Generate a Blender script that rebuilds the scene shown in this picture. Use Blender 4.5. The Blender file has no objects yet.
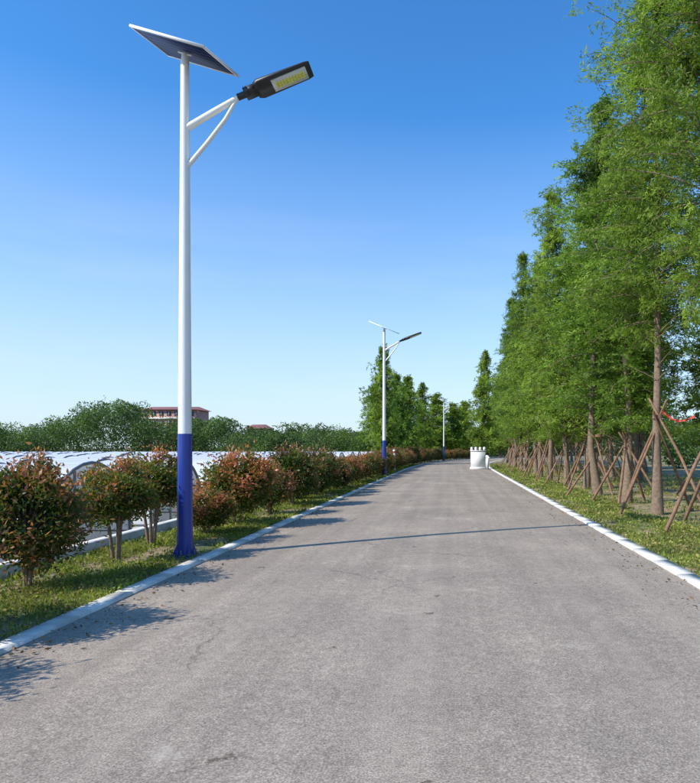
import bpy, math, numpy as np
from mathutils import Vector, Matrix
R=np.random.default_rng(7)
scene=bpy.context.scene
col=scene.collection
F=640.0; CX=453.0; CY=448.0; H=1.6
def shift(y):
    y=np.asarray(y,float)
    a=np.clip(y-38,0,82)
    s=3.9e-5*a**3
    return s+np.clip(y-120,0,None)*3*3.9e-5*82**2
# ---------------------------------------------------------------- materials
def newmat(name):
    m=bpy.data.materials.new(name); m.use_nodes=True
    nt=m.node_tree; nt.nodes.clear()
    return m,nt,nt.nodes,nt.links
def N(nt,t,**k):
    n=nt.nodes.new(t)
    for a,b in k.items():
        if a in n.inputs.keys(): n.inputs[a].default_value=b
        else: setattr(n,a,b)
    return n
def ramp(nt,stops):
    r=nt.nodes.new('ShaderNodeValToRGB'); e=r.color_ramp.elements
    while len(e)<len(stops): e.new(0.5)
    for i,(p,c) in enumerate(stops):
        e[i].position=p; e[i].color=(*c,1) if len(c)==3 else c
    return r
def noise(nt,vec,scale,detail=4,rough=0.6):
    n=nt.nodes.new('ShaderNodeTexNoise'); n.inputs['Scale'].default_value=scale
    n.inputs['Detail'].default_value=detail; n.inputs['Roughness'].default_value=rough
    if vec is not None: nt.links.new(vec,n.inputs['Vector'])
    return n
def mixc(nt,fac,a,b,mode='MIX'):
    m=nt.nodes.new('ShaderNodeMix'); m.data_type='RGBA'; m.blend_type=mode
    for s,v in ((m.inputs[0],fac),(m.inputs[6],a),(m.inputs[7],b)):
        if hasattr(v,'is_output') or hasattr(v,'links'): nt.links.new(v,s)
        elif isinstance(v,(int,float)): s.default_value=v
        else: s.default_value=(*v,1) if len(v)==3 else v
    return m.outputs[2]
def simple(name,color,rough=0.6,metal=0.0,var=0.12,scale=6,bump=0.0,spec=0.5,detail=4):
    m,nt,ns,L=newmat(name)
    o=N(nt,'ShaderNodeOutputMaterial'); p=N(nt,'ShaderNodeBsdfPrincipled')
    tc=N(nt,'ShaderNodeTexCoord'); n=noise(nt,tc.outputs['Object'],scale,detail)
    c=np.array(color)
    r=ramp(nt,[(0.3,tuple(c*(1-var))),(0.7,tuple(np.minimum(c*(1+var),1)))])
    L.new(n.outputs['Fac'],r.inputs[0]); L.new(r.outputs[0],p.inputs['Base Color'])
    p.inputs['Roughness'].default_value=rough; p.inputs['Metallic'].default_value=metal
    p.inputs['Specular IOR Level'].default_value=spec
    if bump>0:
        b=N(nt,'ShaderNodeBump'); b.inputs['Strength'].default_value=bump; b.inputs['Distance'].default_value=0.02
        L.new(n.outputs['Fac'],b.inputs['Height']); L.new(b.outputs[0],p.inputs['Normal'])
    L.new(p.outputs[0],o.inputs[0]); return m
def leafmat(name,stops,trans=0.35,nscale=0.8,rough=0.55):
    m,nt,ns,L=newmat(name)
    o=N(nt,'ShaderNodeOutputMaterial'); p=N(nt,'ShaderNodeBsdfPrincipled'); t=N(nt,'ShaderNodeBsdfTranslucent')
    at=N(nt,'ShaderNodeAttribute'); at.attribute_name='shade'
    tc=N(nt,'ShaderNodeTexCoord'); n=noise(nt,tc.outputs['Object'],nscale,3)
    oi=N(nt,'ShaderNodeObjectInfo')
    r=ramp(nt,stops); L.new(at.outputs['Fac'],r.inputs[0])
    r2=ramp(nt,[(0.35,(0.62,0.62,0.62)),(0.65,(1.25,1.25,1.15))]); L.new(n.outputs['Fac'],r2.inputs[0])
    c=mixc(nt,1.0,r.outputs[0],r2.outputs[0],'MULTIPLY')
    r3=ramp(nt,[(0.0,(0.72,0.82,0.85)),(1.0,(1.25,1.1,0.95))]); L.new(oi.outputs['Random'],r3.inputs[0])
    c=mixc(nt,1.0,c,r3.outputs[0],'MULTIPLY')
    L.new(c,p.inputs['Base Color'])
    c2=mixc(nt,1.0,c,(1.5,1.6,0.7),'MULTIPLY'); L.new(c2,t.inputs[0])
    p.inputs['Roughness'].default_value=rough; p.inputs['Specular IOR Level'].default_value=0.3
    mx=N(nt,'ShaderNodeMixShader'); mx.inputs[0].default_value=trans
    L.new(p.outputs[0],mx.inputs[1]); L.new(t.outputs[0],mx.inputs[2]); L.new(mx.outputs[0],o.inputs[0])
    return m

M={}
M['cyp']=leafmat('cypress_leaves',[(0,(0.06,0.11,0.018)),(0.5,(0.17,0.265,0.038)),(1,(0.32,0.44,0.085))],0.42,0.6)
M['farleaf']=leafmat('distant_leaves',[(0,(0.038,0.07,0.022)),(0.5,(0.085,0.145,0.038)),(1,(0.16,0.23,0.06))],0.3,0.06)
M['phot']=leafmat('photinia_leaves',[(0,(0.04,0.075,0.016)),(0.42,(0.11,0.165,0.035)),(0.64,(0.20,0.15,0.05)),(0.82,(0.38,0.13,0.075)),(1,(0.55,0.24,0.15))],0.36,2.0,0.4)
M['grass']=leafmat('grass_blades',[(0,(0.08,0.11,0.025)),(0.5,(0.17,0.235,0.04)),(0.8,(0.29,0.33,0.08)),(1,(0.43,0.35,0.18))],0.35,1.2)
M['litter']=leafmat('dry_leaves',[(0,(0.12,0.07,0.04)),(0.5,(0.26,0.16,0.08)),(1,(0.35,0.26,0.15))],0.1,1.2)
M['bark']=simple('bark',(0.22,0.155,0.105),0.9,var=0.35,scale=14,bump=0.6)
M['stake']=simple('stake_wood',(0.23,0.13,0.075),0.85,var=0.4,scale=9,bump=0.4)
M['white']=simple('white_pole_paint',(0.85,0.83,0.78),0.32,var=0.03,scale=3)
M['blue']=simple('blue_pole_paint',(0.018,0.045,0.27),0.35,var=0.08,scale=3)
M['dark']=simple('dark_cast_metal',(0.035,0.037,0.04),0.45,metal=0.3,var=0.1,scale=8)
M['alu']=simple('aluminium_frame',(0.82,0.82,0.82),0.35,metal=0.0,var=0.04)
M['led']=simple('led_lens',(0.68,0.71,0.72),0.25,var=0.05,scale=20)
M['chip']=simple('led_chip_yellow',(0.85,0.85,0.12),0.4,var=0.1,scale=30)
M['concrete']=simple('pale_concrete',(0.64,0.61,0.55),0.9,var=0.2,scale=4,spec=0.2,detail=6)
M['kerb']=simple('kerb_paint',(0.74,0.70,0.62),0.9,var=0.24,scale=5,spec=0.2,detail=7)
M['rib']=simple('galvanised_tube',(0.16,0.17,0.18),0.45,metal=0.0)
M['red']=simple('red_ribbon',(0.5,0.04,0.03),0.6)
M['wpaint']=simple('white_wall_paint',(0.78,0.76,0.72),0.7,var=0.07,scale=2)
M['brick']=simple('pink_facade',(0.42,0.22,0.18),0.85,var=0.1,scale=2)
M['roof']=simple('red_roof_tiles',(0.30,0.12,0.10),0.8,var=0.15,scale=2)
M['glass']=simple('window_glass',(0.05,0.07,0.09),0.1,var=0.2)
M['shed']=simple('bluegrey_sheet',(0.25,0.31,0.36),0.5,var=0.1)
M['water']=simple('canal_water',(0.05,0.06,0.05),0.08,var=0.1)

m,nt,ns,L=newmat('solar_cells'); o=N(nt,'ShaderNodeOutputMaterial'); p=N(nt,'ShaderNodeBsdfPrincipled')
tc=N(nt,'ShaderNodeTexCoord'); b=N(nt,'ShaderNodeTexBrick'); b.offset=0
b.inputs['Scale'].default_value=1.0; b.inputs['Brick Width'].default_value=0.117; b.inputs['Row Height'].default_value=0.1
b.inputs['Mortar Size'].default_value=0.003; b.inputs['Color1'].default_value=(0.014,0.022,0.085,1); b.inputs['Color2'].default_value=(0.018,0.03,0.11,1)
b.inputs['Mortar'].default_value=(0.16,0.2,0.3,1)
L.new(tc.outputs['Object'],b.inputs['Vector']); L.new(b.outputs['Color'],p.inputs['Base Color'])
p.inputs['Roughness'].default_value=0.5; p.inputs['Specular IOR Level'].default_value=0.15; L.new(p.outputs[0],o.inputs[0]); M['solar']=m

# asphalt
m,nt,ns,L=newmat('asphalt'); o=N(nt,'ShaderNodeOutputMaterial'); p=N(nt,'ShaderNodeBsdfPrincipled')
tc=N(nt,'ShaderNodeTexCoord'); P=tc.outputs['Object']
fine=noise(nt,P,85,3,0.75); med=noise(nt,P,0.55,6,0.65)
mp=N(nt,'ShaderNodeMapping'); mp.inputs['Scale'].default_value=(2.6,0.07,1); L.new(P,mp.inputs[0]); stk=noise(nt,mp.outputs[0],1.0,5,0.6)
rf=ramp(nt,[(0.30,(0.17,0.138,0.109)),(0.5,(0.35,0.286,0.226)),(0.68,(0.59,0.488,0.388))]); L.new(fine.outputs['Fac'],rf.inputs[0])
rm=ramp(nt,[(0.3,(0.82,0.82,0.83)),(0.7,(1.15,1.14,1.11))]); L.new(med.outputs['Fac'],rm.inputs[0])
rs=ramp(nt,[(0.3,(0.86,0.86,0.86)),(0.7,(1.12,1.12,1.12))]); L.new(stk.outputs['Fac'],rs.inputs[0])
c=mixc(nt,1.0,rf.outputs[0],rm.outputs[0],'MULTIPLY'); c=mixc(nt,1.0,c,rs.outputs[0],'MULTIPLY')
pt=noise(nt,P,1.1,10,0.75); rp=ramp(nt,[(0.60,(0,0,0)),(0.68,(0.75,0.75,0.75))]); L.new(pt.outputs['Fac'],rp.inputs[0])
c=mixc(nt,rp.outputs[0],c,(0.52,0.45,0.365))
mid=noise(nt,P,16,5,0.75); rmid=ramp(nt,[(0.25,(0.72,0.72,0.72)),(0.5,(1,1,1)),(0.75,(1.25,1.25,1.25))]); L.new(mid.outputs['Fac'],rmid.inputs[0])
c=mixc(nt,1.0,c,rmid.outputs[0],'MULTIPLY')
dk=noise(nt,P,2.9,4,0.6); rd=ramp(nt,[(0.28,(0.45,0.43,0.41)),(0.315,(1,1,1))]); L.new(dk.outputs['Fac'],rd.inputs[0])
c=mixc(nt,1.0,c,rd.outputs[0],'MULTIPLY')
wn=noise(nt,P,1.7,5,0.7); vm=N(nt,'ShaderNodeVectorMath',operation='MULTIPLY_ADD'); vm.inputs[1].default_value=(0.7,0.7,0); L.new(wn.outputs['Color'],vm.inputs[0]); L.new(P,vm.inputs[2])
vo=N(nt,'ShaderNodeTexVoronoi',feature='DISTANCE_TO_EDGE'); vo.inputs['Scale'].default_value=0.4; L.new(vm.outputs[0],vo.inputs['Vector'])
rc=ramp(nt,[(0.0,(1,1,1)),(0.006,(0,0,0))]); L.new(vo.outputs['Distance'],rc.inputs[0])
mk=noise(nt,P,0.5,3,0.5); rk=ramp(nt,[(0.50,(0,0,0)),(0.56,(0.55,0.55,0.55))]); L.new(mk.outputs['Fac'],rk.inputs[0])
cf=mixc(nt,1.0,rc.outputs[0],rk.outputs[0],'MULTIPLY'); c=mixc(nt,cf,c,(0.10,0.09,0.08))
L.new(c,p.inputs['Base Color']); p.inputs['Roughness'].default_value=0.95; p.inputs['Specular IOR Level'].default_value=0.1
bm=N(nt,'ShaderNodeBump'); bm.inputs['Strength'].default_value=0.35; bm.inputs['Distance'].default_value=0.005
L.new(fine.outputs['Fac'],bm.inputs['Height']); L.new(bm.outputs[0],p.inputs['Normal']); L.new(p.outputs[0],o.inputs[0]); M['asphalt']=m

# ground
m,nt,ns,L=newmat('ground_soil_grass'); o=N(nt,'ShaderNodeOutputMaterial'); p=N(nt,'ShaderNodeBsdfPrincipled')
tc=N(nt,'ShaderNodeTexCoord'); P=tc.outputs['Object']
a=noise(nt,P,0.9,8,0.7); f=noise(nt,P,22,5,0.7)
r1=ramp(nt,[(0.42,(0.12,0.15,0.045)),(0.56,(0.38,0.28,0.165))]); L.new(a.outputs['Fac'],r1.inputs[0])
r2=ramp(nt,[(0.3,(0.55,0.55,0.55)),(0.7,(1.4,1.4,1.4))]); L.new(f.outputs['Fac'],r2.inputs[0])
c=mixc(nt,1.0,r1.outputs[0],r2.outputs[0],'MULTIPLY')
L.new(c,p.inputs['Base Color']); p.inputs['Roughness'].default_value=0.95
bm=N(nt,'ShaderNodeBump'); bm.inputs['Strength'].default_value=0.5; bm.inputs['Distance'].default_value=0.02
L.new(f.outputs['Fac'],bm.inputs['Height']); L.new(bm.outputs[0],p.inputs['Normal']); L.new(p.outputs[0],o.inputs[0]); M['ground']=m

def film(name,lo,hi,colr):
    m,nt,ns,L=newmat(name); o=N(nt,'ShaderNodeOutputMaterial'); p=N(nt,'ShaderNodeBsdfPrincipled')
    p.inputs['Base Color'].default_value=(*colr,1); p.inputs['Roughness'].default_value=0.35
    tr=N(nt,'ShaderNodeBsdfTransparent'); tl=N(nt,'ShaderNodeBsdfTranslucent'); tl.inputs[0].default_value=(0.8,0.82,0.82,1)
    tc=N(nt,'ShaderNodeTexCoord'); mp=N(nt,'ShaderNodeMapping'); mp.inputs['Scale'].default_value=(1,3,0.6); L.new(tc.outputs['Object'],mp.inputs[0])
    n=noise(nt,mp.outputs[0],1.2,5); r=ramp(nt,[(0.35,(lo,)*3),(0.75,(hi,)*3)]); L.new(n.outputs['Fac'],r.inputs[0])
    m1=N(nt,'ShaderNodeMixShader'); m1.inputs[0].default_value=0.2; L.new(p.outputs[0],m1.inputs[1]); L.new(tl.outputs[0],m1.inputs[2])
    m2=N(nt,'ShaderNodeMixShader'); L.new(r.outputs[0],m2.inputs[0]); L.new(m1.outputs[0],m2.inputs[1]); L.new(tr.outputs[0],m2.inputs[2]); L.new(m2.outputs[0],o.inputs[0]); return m
M['film']=film('greenhouse_film',0.0,0.15,(0.86,0.86,0.84))

# ---------------------------------------------------------------- mesh helpers
class MB:
    def __init__(s): s.v=[];s.f=[];s.m=[];s.n=0;s.mats=[];s.sh=[]
    def mi(s,mat):
        if mat not in s.mats: s.mats.append(mat)
        return s.mats.index(mat)
    def add(s,v,f,mat,shade=None):
        v=np.asarray(v,float).reshape(-1,3); f=np.asarray(f,int)
        s.v.append(v); s.f.append(f+s.n); s.m.append(np.full(len(f),s.mi(mat))); s.n+=len(v)
        s.sh.append(np.full(len(f),0.5) if shade is None else shade)
    def box(s,c,d,mat,rot=None):
        c=np.array(c,float); d=np.array(d,float)/2
        v=np.array([[x,y,z] for x in(-1,1) for y in(-1,1) for z in(-1,1)],float)*d
        if rot is not None: v=v@np.array(rot).T
        s.add(v+c,[[0,1,3,2],[4,6,7,5],[0,4,5,1],[2,3,7,6],[0,2,6,4],[1,5,7,3]],mat)
    def tube(s,pts,rad,mat,n=8,cap=True):
        pts=np.asarray(pts,float); rad=np.broadcast_to(rad,(len(pts),)); k=len(pts)
        V=[]
        for i in range(k):
            d=pts[min(i+1,k-1)]-pts[max(i-1,0)]; d/=np.linalg.norm(d)+1e-9
            up=np.array([0,0,1.]) if abs(d[2])<0.9 else np.array([0,1.,0])
            a=np.cross(up,d); a/=np.linalg.norm(a); b=np.cross(d,a)
            th=np.arange(n)*2*math.pi/n+math.pi/n
            V.append(pts[i]+rad[i]*(np.cos(th)[:,None]*a+np.sin(th)[:,None]*b))
        V=np.concatenate(V)
        fs=[[i*n+j,i*n+(j+1)%n,(i+1)*n+(j+1)%n,(i+1)*n+j] for i in range(k-1) for j in range(n)]
        s.add(V,fs,mat)
        if cap:
            for base in (0,(k-1)*n):
                c=V[base:base+n].mean(0); vv=np.vstack([V[base:base+n],c])
                if n%2==0: s.add(vv,[[j,(j+1)%n,(j+2)%n,n] for j in range(0,n,2)],mat)
    def leaves(s,C,A,l,w,mat,shade):
        n=len(C); A=A/ (np.linalg.norm(A,axis=1,keepdims=True)+1e-9)
        q=R.normal(size=(n,3)); B=np.cross(A,q); B/=np.linalg.norm(B,axis=1,keepdims=True)+1e-9
        l=np.broadcast_to(l,(n,))[:,None]; w=np.broadcast_to(w,(n,))[:,None]
        V=np.stack([C-A*l/2,C+B*w/2,C+A*l/2,C-B*w/2],1).reshape(-1,3)
        s.add(V,np.arange(4*n).reshape(-1,4),mat,shade)
    def mesh(s,name,smooth=False):
        v=np.concatenate(s.v); f=np.concatenate(s.f); mi=np.concatenate(s.m); sh=np.concatenate(s.sh)
        me=bpy.data.meshes.new(name); me.vertices.add(len(v)); me.vertices.foreach_set('co',v.ravel())
        nf=len(f); me.loops.add(nf*4); me.loops.foreach_set('vertex_index',f.ravel().astype(np.int32))
        me.polygons.add(nf); me.polygons.foreach_set('loop_start',np.arange(nf,dtype=np.int32)*4)
        me.polygons.foreach_set('loop_total',np.full(nf,4,np.int32))
        me.polygons.foreach_set('material_index',mi.astype(np.int32))
        for mt in s.mats: me.materials.append(mt)
        me.update(calc_edges=True)
        at=me.attributes.new('shade','FLOAT','FACE'); at.data.foreach_set('value',sh.astype(np.float32))
        if smooth: me.polygons.foreach_set('use_smooth',np.ones(nf,bool))
        me.validate(); return me
    def obj(s,name,parent=None,loc=(0,0,0),smooth=False):
        return place(s.mesh(name,smooth),name,loc,parent)
def place(me,name,loc=(0,0,0),parent=None,rz=0,sc=(1,1,1)):
    o=bpy.data.objects.new(name,me); col.objects.link(o); o.location=loc; o.rotation_euler=(0,0,rz); o.scale=sc
    if parent: o.parent=parent
    return o
def empty(name,loc=(0,0,0)):
    o=bpy.data.objects.new(name,None); col.objects.link(o); o.location=loc; o.empty_display_size=0.3; return o

# ---------------------------------------------------------------- ground, road, kerbs
us=np.array([-9000,-3000,-900,-300,-120,-60,-30,-15,-10,-8,-7.6,-5.75,-5.5,-5,-4.2,-3.6,0,2.9,3.5,4.5,6,9,15,30,60,120,300,900,3000,9000],float)
def gz(u): 
    return np.interp(u,[-8,-5.75,-5.5,-3.5,2.8,3.2,6],[-1.35,-1.1,0.0,0.0,0.0,0.01,0.06])
ys=np.concatenate([np.arange(-60,40,4.),np.arange(40,124,3.),np.array([130,150,200,300,500,900,1600,3000,6000])])
def gfun(u): 
    z=gz(u).copy(); z=np.where((u>-3.72)&(u<3.04),-0.03,z); return z
us=np.sort(np.concatenate([us,[-3.73,-3.66,2.98,3.05]]))
U,Y=np.meshgrid(us,ys); X=U+shift(Y); Z=gfun(U)
V=np.stack([X,Y,Z],-1).reshape(-1,3); nu=len(us)
fs=[[i*nu+j,i*nu+j+1,(i+1)*nu+j+1,(i+1)*nu+j] for i in range(len(ys)-1) for j in range(nu-1)]
b=MB(); b.add(V,fs,M['ground']); b.obj('ground')
def strip(name,prof,mat,y0=-40,y1=125,step=1.0,taper=None):
    yy=np.arange(y0,y1,step); prof=np.array(prof,float); k=len(prof)
    V=[]
    for y in yy:
        V.append(np.stack([prof[:,0]+shift(y),np.full(k,y),prof[:,1]],-1))
    V=np.concatenate(V)
    fs=[[i*k+j,i*k+j+1,(i+1)*k+j+1,(i+1)*k+j] for i in range(len(yy)-1) for j in range(k-1)]
    bb=MB(); bb.add(V,fs,mat); return bb.obj(name)
strip('road',[(-3.5,0.0),(-1.7,0.025),(-0.3,0.035),(1.2,0.025),(2.8,0.0)],M['asphalt'])
def kerb(name,x0,x1,h):
    bb=MB(); y=-20.0
    while y<120:
        jx=R.normal()*0.003; jz=R.normal()*0.002
        L_=0.994
        xa,xb=x0+jx,x1+jx; ht=h+jz
        V=[]
        for yy in (y,y+L_):
            s=float(shift(yy)); V+=[(xa+s,yy,-0.12),(xa+s,yy,ht),(xb+s,yy,ht),(xb+s,yy,-0.12)]
        bb.add(V,[[0,1,5,4],[1,2,6,5],[2,3,7,6],[0,3,2,1],[4,5,6,7]],M['kerb']); y+=1.0
    return bb.obj(name)
kerb('kerb',-3.69,-3.5,0.03); kerb('kerb',2.8,3.02,0.03)
strip('canal_wall',[(-5.68,-0.9),(-5.68,0.16),(-5.47,0.16),(-5.47,-0.1)],M['concrete'],-10,110)
strip('canal_wall',[(-6.75,-1.2),(-6.75,-0.18),(-6.58,-0.18),(-6.58,-1.2)],M['concrete'],-10,110)
strip('canal_water',[(-6.6,-0.85),(-5.6,-0.85)],M['water'],-10,110)

# ---------------------------------------------------------------- street lamps
def lamp(loc,sc=1.0):
    e=empty('street_lamp',loc)
    def A(b,n,l=(0,0,0),smooth=False): return b.obj(n,e,l,smooth)
    b=MB(); b.tube([(0,0,1.80),(0,0,4.5),(0,0,7.32)],[0.095,0.078,0.060],M['white'],8); A(b,'upper_pole')
    b=MB(); b.tube([(0,0,0.03),(0,0,1.80)],[0.114,0.100],M['blue'],8)
    for k in range(4):
        a=k*math.pi/2+math.pi/4; d=np.array([math.cos(a),math.sin(a)])
        t=np.array([-d[1],d[0]])*0.008; p0=d*0.09; p1=d*0.17
        V=[(*(p0-t),0.03),(*(p1-t),0.03),(*(p1-t),0.06),(*(p0-t),0.22),(*(p0+t),0.03),(*(p1+t),0.03),(*(p1+t),0.06),(*(p0+t),0.22)]
        b.add(V,[[0,1,2,3],[7,6,5,4],[1,5,6,2],[3,2,6,7]],M['blue'])
    A(b,'lower_pole')
    b=MB(); b.tube([(0,0,-0.02),(0,0,0.035)],[0.19,0.19],M['blue'],4)
    for k in range(4):
        a=k*math.pi/2; b.tube([(0.14*math.cos(a),0.14*math.sin(a),0.03),(0.14*math.cos(a),0.14*math.sin(a),0.09)],0.013,M['rib'],6)
    A(b,'base_flange')
    b=MB(); b.tube([(0.03,0,6.33),(0.45,0,6.58),(0.84,0,6.81)],[0.052,0.048,0.038],M['white'],12); A(b,'arm',smooth=False)
    b=MB(); b.tube([(0.04,0,5.76),(0.34,0,6.12),(0.60,0,6.46),(0.76,0,6.74)],[0.034,0.031,0.028,0.024],M['white'],10); A(b,'brace')
    u=np.array([0.925,0,0.38]); u/=np.linalg.norm(u); v=np.array([0,1,0.]); w=np.cross(u,v); 
    if w[2]<0: w=-w
    Rm=np.stack([u,v,w],1); o0=np.array([0.80,0,6.79])
    def T(p): return o0+Rm@np.array(p,float)
    b=MB()
    b.tube([T((-0.02,0,0)),T((0.16,0,0.0))],[0.048,0.05],M['dark'],12)
    b.box(T((0.20,0,0.0)),(0.20,0.20,0.085),M['dark'],Rm)
    for k in range(6): b.box(T((0.12+k*0.03,0,0.055)),(0.008,0.17,0.03),M['dark'],Rm)
    pr=[(0.27,0.15,-0.04,0.045),(0.34,0.2,-0.04,0.05),(0.62,0.205,-0.035,0.035),(1.08,0.2,-0.03,0.012),(1.15,0.18,-0.025,0.0)]
    V=[];n=6
    for s,hw,z0,z1 in pr:
        for q in ((-hw,z0),(hw,z0),(hw,(z0+z1)/2),(hw*0.8,z1),(-hw*0.8,z1),(-hw,(z0+z1)/2)): V.append(T((s,q[0],q[1])))
    f=[[i*n+j,i*n+(j+1)%n,(i+1)*n+(j+1)%n,(i+1)*n+j] for i in range(len(pr)-1) for j in range(n)]
    f+=[[0,1,2,5],[2,3,4,5],[24,25,26,29],[26,27,28,29]]
    b.add(V,f,M['dark']); A(b,'lamp_head')
    b=MB(); b.box(T((0.80,0,-0.044)),(0.54,0.28,0.018),M['led'],Rm)
    for i in range(10):
        for j in range(3): b.box(T((0.59+i*0.047,-0.048+j*0.048,-0.056)),(0.037,0.039,0.008),M['chip'],Rm)
    A(b,'led_panel')
    uu=np.array([1.22,-0.43,-0.57]); uu/=np.linalg.norm(uu); vv=np.array([0.21,0.6,0]); vv=vv-uu*np.dot(vv,uu); vv/=np.linalg.norm(vv); ww=np.cross(uu,vv)
    mat=Matrix(((uu[0],vv[0],ww[0]),(uu[1],vv[1],ww[1]),(uu[2],vv[2],ww[2])))
    b=MB(); L2,W2=0.71,0.37
    b.box((0,0,0),(2*L2-0.03,2*W2-0.03,0.016),M['solar'])
    for s in(-1,1):
        b.box((0,s*W2,0),(2*L2+0.03,0.03,0.034),M['alu']); b.box((s*L2,0,0),(0.03,2*W2-0.032,0.034),M['alu'])
    so=b.obj('solar_panel',e,(0.0,0,7.47)); so.rotation_euler=mat.to_euler()
    b=MB(); b.tube([(0,0,7.25),(0,0,7.42)],[0.064,0.045],M['white'],12)
    c=np.array([0,0,7.44])
    b.tube([c+uu*0.13+np.array([0,0,-0.01]),c-uu*0.13+np.array([0,0,-0.01])],0.014,M['white'],6); A(b,'panel_bracket')
    e.scale=(sc,)*3; return e
lamp((-3.97,9.48,0.01))
lamp((-3.87,36.0,0.01),1.12)
lamp((-1.15,80,0.01),1.0)
lamp((-3.97,-16,0.01))

# ---------------------------------------------------------------- trees
def cypress_mesh(seed,Ht,Rm,base,nb,per,leaf=0.10,rt=0.11,conic=0.0,sp=1.0,mat='cyp'):
    global R; R=np.random.default_rng(seed); b=MB()
    k=9; zz=np.linspace(0,1,k); bend=np.cumsum(R.normal(size=(k,2))*0.07,0); bend-=bend[0]
    P=np.column_stack([bend[:,0],bend[:,1],zz*Ht*0.98]); b.tube(P,rt*(1-zz*0.93)+0.006+0.05*np.exp(-zz*30),M['bark'],8,False)
    azs=R.random()*6.28
    for i in range(10):
        az=R.random()*6.28; z0=Ht*base*R.uniform(0.72,1.0); Lb=R.uniform(0.4,1.0); s=np.linspace(0,1,4)
        pts=np.array([0,0,z0])+np.outer(s*Lb,[math.cos(az),math.sin(az),0])+np.outer(s*Lb*R.uniform(0.2,0.8)+R.normal(size=4)*0.02,[0,0,1])
        b.tube(pts,0.014*(1-s*0.7),M['bark'],4,False)
    for i in range(nb):
        t=base+(1-base)*R.random()**0.95; tt=(t-base)/(1-base)
        full=(1-tt**2.2)**0.8*0.92+0.08; con=(1-tt)**0.75*0.92+0.08
        prof=full*(1-conic)+con*conic; prof*=min(1,0.5+tt*3)
        az=R.random()*2*math.pi
        prof*=1+0.28*math.sin(az*2+tt*9+azs)+0.2*math.sin(az*3-tt*23)
        Lb=Rm*prof*R.uniform(0.45,1.15); el=R.uniform(0.2,0.7)*(0.6+tt*0.7)
        if R.random()<0.06: Lb*=1.25
        o=np.array([np.interp(t,zz,bend[:,0]),np.interp(t,zz,bend[:,1]),t*Ht*0.95])
        d=np.array([math.cos(az),math.sin(az),0]); s=np.linspace(0,1,5)
        dr=R.uniform(0.15,0.6)
        pts=o+d*Lb*s[:,None]+np.array([0,0,1])*(Lb*(el*s-dr*s*s))[:,None]
        b.tube(pts,0.016*(1-s*0.8)*(0.6+prof*0.6),M['bark'],4,False)
        m=max(5,int(Lb*9/sp)); ss=R.uniform(0.15,1.05,m)
        side=R.normal(size=(m,3))*np.array([0.13,0.13,0.09])*(0.5+0.6*Lb)
        cc=o+d*Lb*ss[:,None]+np.array([0,0,1])*(Lb*(el*ss-dr*ss*ss))[:,None]+side
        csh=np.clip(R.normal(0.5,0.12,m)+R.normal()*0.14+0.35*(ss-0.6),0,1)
        n=m*per; ci=np.repeat(np.arange(m),per)
        tw=R.normal(size=(m,3)); tw[:,2]=tw[:,2]*0.4-0.4; tw+=d*0.7; tw/=np.linalg.norm(tw,axis=1,keepdims=True)
        al=R.uniform(-0.5,0.5,n)*0.5*sp
        C=cc[ci]+tw[ci]*al[:,None]+R.normal(size=(n,3))*0.042*sp
        A=tw[ci]*0.8+R.normal(size=(n,3))*0.5
        sh=np.clip(csh[ci]+R.normal(size=n)*0.12,0,1)
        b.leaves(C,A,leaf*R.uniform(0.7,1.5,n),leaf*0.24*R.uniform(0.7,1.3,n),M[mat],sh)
    return b.mesh('cypress_tree')
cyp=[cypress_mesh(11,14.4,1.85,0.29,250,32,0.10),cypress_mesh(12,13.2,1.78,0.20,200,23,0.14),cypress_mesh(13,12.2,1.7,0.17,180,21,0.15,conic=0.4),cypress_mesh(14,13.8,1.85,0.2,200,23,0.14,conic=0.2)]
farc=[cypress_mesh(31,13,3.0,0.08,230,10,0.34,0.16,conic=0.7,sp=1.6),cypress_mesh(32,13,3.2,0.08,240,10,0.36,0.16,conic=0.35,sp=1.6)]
R=np.random.default_rng(5)
def stakes(x,y,z0):
    b=MB(); hh=R.uniform(1.9,2.4); a0=R.random()*6.28
    for k in range(4):
        a=a0+k*math.pi/2+R.normal()*0.2; r=R.uniform(0.9,1.45)
        p0=np.array([r*math.cos(a),r*math.sin(a),-0.1]); q=R.uniform(0.12,0.35)
        p1=np.array([-q*math.cos(a)+0.06*math.sin(a),-q*math.sin(a)-0.06*math.cos(a),hh+R.uniform(0,0.45)])
        b.tube([p0,(p0+p1)/2+R.normal(size=3)*0.03,p1],[0.038,0.034,0.027],M['stake'],7)
    b.tube([(0,0,hh-0.06),(0,0,hh+0.02)],[0.125,0.12],M['stake'],10)
    b.obj('tree_stakes',None,(x,y,z0))
yy=[12.0,15,18,21,24,27.3,30.5,34,38,42,46.5,51,56,61,67,73,80,88]
hs_=[1.02,1.04,0.84,0.97,1.05,0.80,1.04,1.0,0.82,1.08,0.88,1.0,1.1,0.85,1.0,0.95,1,1]
ms_=[0,0,1,3,2,1,3,2,1,3,2,1,3,2,3,1,2,3]
for i,y in enumerate(yy):
    x=4.85+float(shift(y))+R.normal()*0.18+(0.3 if i==0 else 0)
    w=R.uniform(0.9,1.12); sc=hs_[i]
    if i==0: w=0.9
    if y>48: w*=1.1
    place(cyp[ms_[i]],'cypress_tree',(x,y,0.03),None,R.random()*6.28,(w,w,sc))
    if y<60: stakes(x,y,0.05)
for row,xo in enumerate((8.3,11.6)):
    for y in np.arange(11,75,4.6+row*4.5):
        if R.random()<0.12: continue
        x=xo+float(shift(y))+R.normal()*0.3; w=R.uniform(0.9,1.15)
        place(cyp[R.integers(1,4)],'cypress_tree',(x,y+R.normal()*0.4,0.03),None,R.random()*6.28,(w,w,R.uniform(0.74,0.96)))
        if row==0 and y<45: stakes(x,y,0.05)
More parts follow.
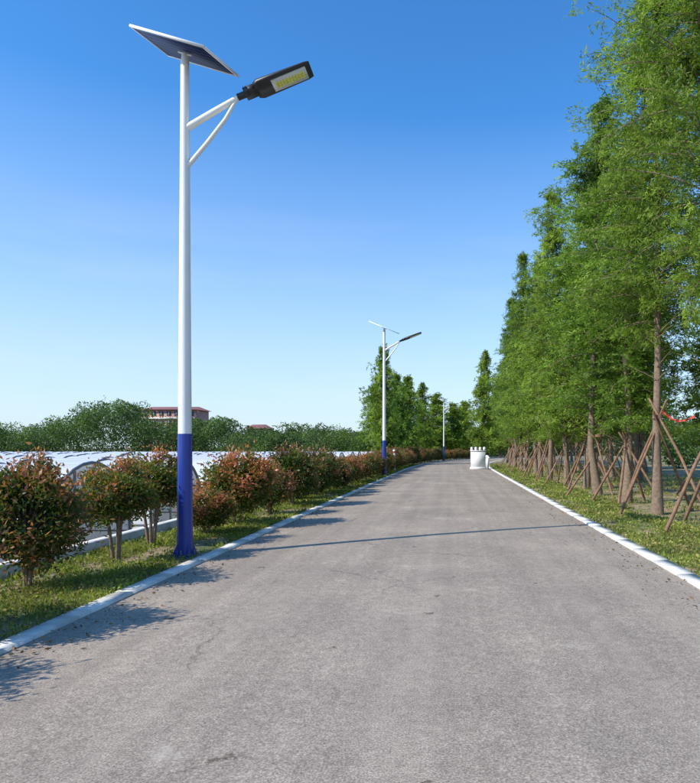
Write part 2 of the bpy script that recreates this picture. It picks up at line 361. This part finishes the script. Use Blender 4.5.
for (px,D,top,w,k) in [(483,100,349,1.0,0),(384,60,343,0.62,1),(408,90,374,0.9,1),(420,98,382,0.85,0),(436,108,392,1.1,1),(396,74,372,0.7,1),(452,112,402,1.1,1),(465,118,400,1.1,1),(500,106,372,1.2,1),(374,66,382,0.6,1)]:
    x=(px-CX)/F*D; h=H+(CY-top)/F*D+0.5
    s=h/13.0; place(farc[k],'cypress_tree',(x,D,-0.3),None,R.random()*6.28,(w,w,s))

def mass(name,clumps,nleaf,leaf,mat):
    b=MB()
    for (x,y,z,rx,ry,rz) in clumps:
        n=nleaf; d=R.normal(size=(n,3)); d/=np.linalg.norm(d,axis=1,keepdims=True)
        lump=1+0.16*np.sin(d[:,0]*5+x)*np.sin(d[:,2]*6+y)+R.normal(size=n)*0.05
        C=np.array([x,y,z])+d*lump[:,None]*np.array([rx,ry,rz])*R.uniform(0.75,1.02,n)[:,None]
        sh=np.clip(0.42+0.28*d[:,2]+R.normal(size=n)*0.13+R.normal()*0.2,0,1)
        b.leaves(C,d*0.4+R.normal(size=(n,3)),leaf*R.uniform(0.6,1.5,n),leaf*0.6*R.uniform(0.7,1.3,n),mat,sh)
    return b.obj(name)
cl=[]
prof_px=[-700,0,18,22,60,88,95,140,150,200,228,240,262,300,350,385,420,480,600,900]
prof_y =[418,422,426,430,417,410,399,401,421,417,414,427,427,423,426,429,428,424,416,416]
for px in np.arange(-420,760,6.5):
    for D,dy in ((130,4),(150,0),(165,0)):
        p=px+R.normal()*4; yv=np.interp(p,prof_px,prof_y)+dy+R.uniform(-2,7)
        x=(p-CX)/F*D; zt=H+(CY-yv)/F*D; r=R.uniform(1.6,3.6)
        cl.append((x,D+R.normal()*3,zt-r,r,r,r*1.0)); cl.append((x+R.normal(),D-2+R.normal(),(zt-r)*0.35,r*1.3,r*1.3,max((zt-r)*0.8,1.5)))
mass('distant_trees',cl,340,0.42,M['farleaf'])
cl=[]
for x in np.arange(15,60,2.2):
    for D in (14,22,32,45,60):
        r=R.uniform(1.0,1.8); cl.append((x*0.7+8+R.normal(),D+R.normal()*2,0.6+r*0.4,r,r,r))
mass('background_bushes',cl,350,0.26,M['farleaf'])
cl=[]
for k in range(70):
    D=R.uniform(62,95); px=R.uniform(215,392); x=(px-CX)/F*D; zt=H+(CY-R.uniform(428,446))/F*D; r=R.uniform(1.2,2.0)
    cl.append((x,D,zt-r,r,r,r)); cl.append((x,D,(zt-r)*0.3,r*1.2,r*1.2,r*1.3))
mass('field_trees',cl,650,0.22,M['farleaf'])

# ---------------------------------------------------------------- photinia shrubs
def shrub_mesh(seed,r,hc,n,leaf,red=0.5,stem=True):
    global R; R=np.random.default_rng(seed); b=MB()
    nst=4
    for k in range(nst):
        a=R.random()*6.28; t=R.uniform(0.3,0.6)*r
        b.tube([(0.03*math.cos(a),0.03*math.sin(a),-0.05),(t*0.3*math.cos(a),t*0.3*math.sin(a),hc*0.55),(t*math.cos(a),t*math.sin(a),hc+0.2*r)],[0.026,0.02,0.008],M['bark'],6,False)
    nc=80; d=R.normal(size=(nc,3)); d/=np.linalg.norm(d,axis=1,keepdims=True); cr=R.uniform(0.35,1.02,nc)**0.7
    cc=d*cr[:,None]*np.array([r,r,r*0.85])*0.87; cc[:,2]+=hc
    for i in range(nc//2): b.tube([(0,0,hc*0.6),cc[i]*0.5+np.array([0,0,hc*0.35]),cc[i]],[0.012,0.009,0.004],M['bark'],4,False)
    ci=R.integers(0,nc,n); off=R.normal(size=(n,3))*r*0.135
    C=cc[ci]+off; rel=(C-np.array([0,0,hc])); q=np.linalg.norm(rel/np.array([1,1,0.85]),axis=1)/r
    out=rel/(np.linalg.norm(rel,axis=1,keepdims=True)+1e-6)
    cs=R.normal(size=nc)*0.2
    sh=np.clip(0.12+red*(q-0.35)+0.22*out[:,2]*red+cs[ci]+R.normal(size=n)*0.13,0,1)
    A=out*0.7+R.normal(size=(n,3))*0.6+np.array([0,0,0.2])
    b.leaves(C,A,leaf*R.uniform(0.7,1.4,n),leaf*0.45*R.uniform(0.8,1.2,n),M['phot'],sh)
    return b.mesh('photinia_shrub')
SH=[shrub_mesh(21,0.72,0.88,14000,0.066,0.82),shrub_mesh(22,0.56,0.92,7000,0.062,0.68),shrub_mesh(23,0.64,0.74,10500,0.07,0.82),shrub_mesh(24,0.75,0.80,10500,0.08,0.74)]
R=np.random.default_rng(9)
def sh(i,x,y,s=1.0,sz=1.0): place(SH[i],'photinia_shrub',(x,y,0.0),None,R.random()*6.28,(s,s,s*sz))
sh(0,-4.75,3.4,1.0); sh(0,-4.6,5.2,0.97,1.02); sh(0,-4.80,7.2,0.98,1.02)
sh(1,-4.68,8.9,1.0,1.02); sh(1,-4.9,10.4,1.12); sh(2,-4.4,13.1,1.22,1.0); sh(2,-4.5,11.7,0.78,0.85)
sh(3,-4.4,17.6,1.08,1.06); sh(2,-4.4,15.4,0.95,0.95)
y=19.3
while y<100:
    sh(2 if R.random()<0.5 else 3,-4.45+float(shift(y))+R.normal()*0.08,y,R.uniform(0.85,1.08)*(1.0 if y<40 else 1.1),R.uniform(0.88,1.02)); y+=R.uniform(1.2,1.7)
sh(0,-4.7,1.4); sh(0,-4.7,-1)

# ---------------------------------------------------------------- grass
def grass(name,n,x0,x1,y0,y1,hh,dry,shd0=0.45):
    b=MB(); u=R.random(n); y=y0*(y1/y0)**u; x=R.uniform(x0,x1,n)
    cl_=np.sin(x*7+np.sin(y*3)*2)*np.sin(y*4.3+x*2)+np.sin(x*2.1+4)*np.sin(y*1.1)
    keep=cl_+R.normal(size=n)*0.5>dry; x=x[keep];y=y[keep]; n=len(x); cl_=cl_[keep]
    s=np.clip((y/8)**0.6,0.8,3); h=hh*R.uniform(0.4,1.3,n)*s**0.35
    A=R.normal(size=(n,3))*0.45; A[:,2]=1
    broad=R.random(n)<0.35; A[broad]=R.normal(size=(broad.sum(),3))
    z=gz(x)+h*0.42; z[broad]=gz(x[broad])+R.uniform(0.01,0.09,broad.sum())
    C=np.column_stack([x+shift(y),y,z]); l=np.where(broad,0.045*s,h); w=np.where(broad,0.028*s,0.009*s)
    shd=np.clip(shd0+0.15*cl_+R.normal(size=n)*0.2,0,1)
    b.leaves(C,A,l,w,M['grass'],shd); return b.obj(name)
grass('grass',95000,-5.42,-3.67,3.0,60,0.10,-0.1,0.55)
grass('grass',80000,3.0,4.6,5.5,60,0.08,-0.25,0.66)
grass('grass',60000,4.3,12.0,7,60,0.12,0.35,0.66)
grass('grass',50000,-16,-6.9,8,60,0.2,-0.3)
n=12000; u=R.random(n); y=4*(45/4)**u; side=R.random(n)
x=np.where(side<0.35,R.uniform(-5.3,-3.7,n),np.where(side<0.93,R.uniform(3.1,9,n),np.where(R.random(n)<0.5,-3.48+np.abs(R.normal(size=n))*0.25,2.78-np.abs(R.normal(size=n))*0.3)))
z=np.where((x>-3.5)&(x<2.8),0.02,gz(x)+0.03); b=MB(); A=R.normal(size=(n,3)); A[:,2]*=0.2
b.leaves(np.column_stack([x,y,z]),A,R.uniform(0.02,0.06,n),R.uniform(0.012,0.03,n),M['litter'],R.random(n)); b.obj('fallen_leaves')

# ---------------------------------------------------------------- greenhouses
def greenhouse(y0,x1,L_,W,hh,zb):
    e=empty('greenhouse',(x1,y0,zb)); th=np.linspace(0,math.pi,17)
    prof=np.array([(-W/2,0.0)]+[(-W/2*math.cos(t),1.1+(hh-1.1)*math.sin(t)) for t in th]+[(W/2,0.0)])
    k=len(prof); xs=-np.arange(0,L_+.1,1.0); b=MB(); V=[]
    for i,xv in enumerate(xs):
        s=1.0-0.008*(i%2); V.append(np.column_stack([np.full(k,xv),prof[:,0]*s,prof[:,1]*s]))
    V=np.concatenate(V); f=[[i*k+j,i*k+j+1,(i+1)*k+j+1,(i+1)*k+j] for i in range(len(xs)-1) for j in range(k-1)]
    b.add(V,f,M['film']); b.obj('film_cover',e)
    b=MB()
    for xv in np.arange(0,L_+.1,2.0): b.tube(np.column_stack([np.full(k,-xv),prof[:,0]*1.008,prof[:,1]*1.008]),0.036 if xv==0 else 0.022,M['rib'],6,False)
    for s in(-1,1): b.tube([(0,s*W/2,1.1),(-L_,s*W/2,1.1)],0.02,M['rib'],6)
    for q in (-W*0.2,W*0.2): b.tube([(0.02,q,0),(0.02,q,1.1+(hh-1.1)*math.sqrt(1-(2*q/W)**2))],0.028,M['rib'],6)
    b.tube([(0.02,-W*0.5,1.1),(0.02,W*0.5,1.1)],0.024,M['rib'],6); b.tube([(0.02,-W*0.2,1.9),(0.02,W*0.2,1.9)],0.024,M['rib'],6)
    b.obj('tube_frame',e)
    if y0<40:
        b=MB(); n=5000; xx=-1.0-R.random(n)**1.5*12; row=R.integers(0,3,n)-1
        C=np.column_stack([xx,row*0.95+R.normal(size=n)*0.16,R.uniform(0.1,1.75,n)])
        b.leaves(C,R.normal(size=(n,3)),R.uniform(0.08,0.18,n),R.uniform(0.05,0.1,n),M['farleaf'],np.clip(R.normal(0.6,0.2,n),0,1)); b.obj('crop_plants',e)
for i in range(15):
    greenhouse(0.6+4.15*i,-7.3+R.normal()*0.1,46,3.1,2.66,-1.38)

# ---------------------------------------------------------------- buildings
def building(name,x0,x1,y,dep,zb,zt,wall,roofh,storeys,cols):
    e=empty(name,((x0+x1)/2,y,zb)); W=x1-x0; h=zt-zb-roofh
    b=MB(); b.box((0,dep/2,h/2),(W,dep,h),wall); b.obj('walls',e)
    b=MB(); wn=MB(); sh_=h/storeys; cw=W/cols
    for s in range(storeys):
        b.box((0,-0.25,s*sh_+0.3),(W+0.3,0.5,0.5),M['wpaint'])
        for c in range(cols):
            xx=-W/2+cw*(c+0.5); wn.box((xx,-0.02,s*sh_+sh_*0.58),(cw*0.55,0.16,sh_*0.45),M['glass'])
            b.box((xx,-0.06,s*sh_+sh_*0.58),(0.07,0.2,sh_*0.45),M['wpaint'])
    b.obj('balcony_bands',e); wn.obj('windows',e)
    b=MB(); o=0.8
    V=[(-W/2-o,-o,h),(W/2+o,-o,h),(W/2+o,dep+o,h),(-W/2-o,dep+o,h),(-W/2+1,dep/2-.3,h+roofh),(W/2-1,dep/2-.3,h+roofh),(W/2-1,dep/2+.3,h+roofh),(-W/2+1,dep/2+.3,h+roofh)]
    b.add(V,[[0,1,5,4],[1,2,6,5],[2,3,7,6],[3,0,4,7],[4,5,6,7]],M['roof']); b.obj('roof',e)
    return e
building('apartment_building',-97,-80.5,200,11,-1.35,14.8,M['brick'],1.2,5,7)
building('brick_house',-71,-64.5,220,8,-1.35,9.8,M['brick'],1.5,3,4)
building('apartment_building',-34,-26,210,9,-1.35,7.0,M['shed'],0.6,2,4)

# ---------------------------------------------------------------- bridge parapet, marker post
e=empty('bridge_parapet',(1.87,48,0.0)); b=MB()
b.box((0,0,0.68),(1.1,0.4,1.36),M['wpaint']); b.box((0,0,1.39),(1.18,0.48,0.06),M['wpaint']); b.box((0,0,0.08),(1.22,0.54,0.16),M['wpaint']); b.obj('panel',e)
b=MB()
for xx in(-0.47,-0.16,0.16,0.47):
    b.box((xx,0,1.53),(0.19,0.24,0.22),M['wpaint']); b.box((xx,0,1.66),(0.13,0.16,0.04),M['wpaint'])
b.obj('posts',e)
b=MB()
for k in range(4): b.box((0.8+0.05*k,1.2+k*1.5,0.5),(0.16,0.16,1.0),M['wpaint'])
b.box((0.88,3.4,0.85),(0.12,5.0,0.1),M['wpaint']); b.obj('railing',e)
e=empty('marker_post',(-3.95,43,0.0)); b=MB()
b.tube([(0,0,0),(0,0,1.45),(0,0,1.5)],[0.09,0.09,0.05],M['wpaint'],12); b.obj('post',e)
b=MB(); 
for z in(0.5,0.9,1.25): b.tube([(0,0,z),(0,0,z+0.14)],0.096,M['red'],12)
b.obj('red_bands',e)
b=MB(); t=np.linspace(0,1,22); P0=np.array([4.75,14.6,2.45]); P1=np.array([5.35,14.2,2.3])
pts=P0+(P1-P0)*t[:,None]; pts[:,2]-=0.16*np.sin(t*math.pi); 
V=[];
for i,p_ in enumerate(pts):
    tw=0.022+0.014*math.sin(i*1.3); V+= [p_+np.array([0,0.03*math.sin(i*1.1),tw]),p_-np.array([0,0.03*math.cos(i*.9),tw])]
b.add(V,[[2*i,2*i+1,2*i+3,2*i+2] for i in range(21)],M['red']); b.obj('red_ribbon')

# ---------------------------------------------------------------- light, sky, camera
el=math.radians(38); d=Vector((0.87*math.cos(el),0.5*math.cos(el),-math.sin(el)))
s=bpy.data.lights.new('sun','SUN'); s.energy=5.0; s.angle=math.radians(0.5); s.color=(1,0.945,0.85)
so=bpy.data.objects.new('sun',s); col.objects.link(so); so.rotation_euler=d.to_track_quat('-Z','Y').to_euler()
w=bpy.data.worlds.new('World'); scene.world=w; w.use_nodes=True; nt=w.node_tree; nt.nodes.clear()
sky=nt.nodes.new('ShaderNodeTexSky'); sky.sky_type='NISHITA'; sky.sun_disc=False; sky.sun_elevation=el
sky.sun_rotation=math.atan2(-0.87,-0.5); sky.air_density=1.0; sky.dust_density=0.4; sky.ozone_density=2.0
hs=nt.nodes.new('ShaderNodeHueSaturation'); hs.inputs['Saturation'].default_value=1.1
mc=mixc(nt,1.0,sky.outputs[0],(1.0,1.48,1.92),'MULTIPLY')
nt.links.new(mc,hs.inputs['Color'])
tc=nt.nodes.new('ShaderNodeTexCoord'); sx=nt.nodes.new('ShaderNodeSeparateXYZ'); nt.links.new(tc.outputs['Generated'],sx.inputs[0])
hz=ramp(nt,[(0.0,(0.88,)*3),(0.10,(0.66,)*3),(0.26,(0.28,)*3),(0.46,(0,0,0))]); nt.links.new(sx.outputs['Z'],hz.inputs[0])
k=0.13
c1=mixc(nt,hz.outputs[0],hs.outputs[0],(0.74/k,0.85/k,0.94/k))
mp=nt.nodes.new('ShaderNodeMapping'); mp.inputs['Scale'].default_value=(1.2,1.2,7); mp.inputs['Rotation'].default_value=(0.15,0.1,0); nt.links.new(tc.outputs['Generated'],mp.inputs[0])
cn=noise(nt,mp.outputs[0],2.2,6,0.55); cr=ramp(nt,[(0.5,(0,0,0)),(0.8,(0.3,0.3,0.3))]); nt.links.new(cn.outputs['Fac'],cr.inputs[0])
lo=ramp(nt,[(0.05,(1,1,1)),(0.42,(0,0,0))]); nt.links.new(sx.outputs['Z'],lo.inputs[0])
cf=mixc(nt,1.0,cr.outputs[0],lo.outputs[0],'MULTIPLY')
c2=mixc(nt,cf,c1,(0.85/k,0.9/k,0.95/k))
bg=nt.nodes.new('ShaderNodeBackground'); bg.inputs[1].default_value=k; wo=nt.nodes.new('ShaderNodeOutputWorld')
nt.links.new(c2,bg.inputs[0]); nt.links.new(bg.outputs[0],wo.inputs[0])
cam=bpy.data.cameras.new('camera'); co=bpy.data.objects.new('camera',cam); col.objects.link(co)
co.location=(0,0,H); co.rotation_euler=(math.radians(90),0,0); cam.lens=F/783*36; cam.sensor_width=36
cam.shift_x=(350-CX)/783; cam.shift_y=(CY-391.5)/783; cam.clip_end=20000; scene.camera=co
scene.view_settings.view_transform='Standard'; scene.view_settings.look='None'; scene.view_settings.exposure=0
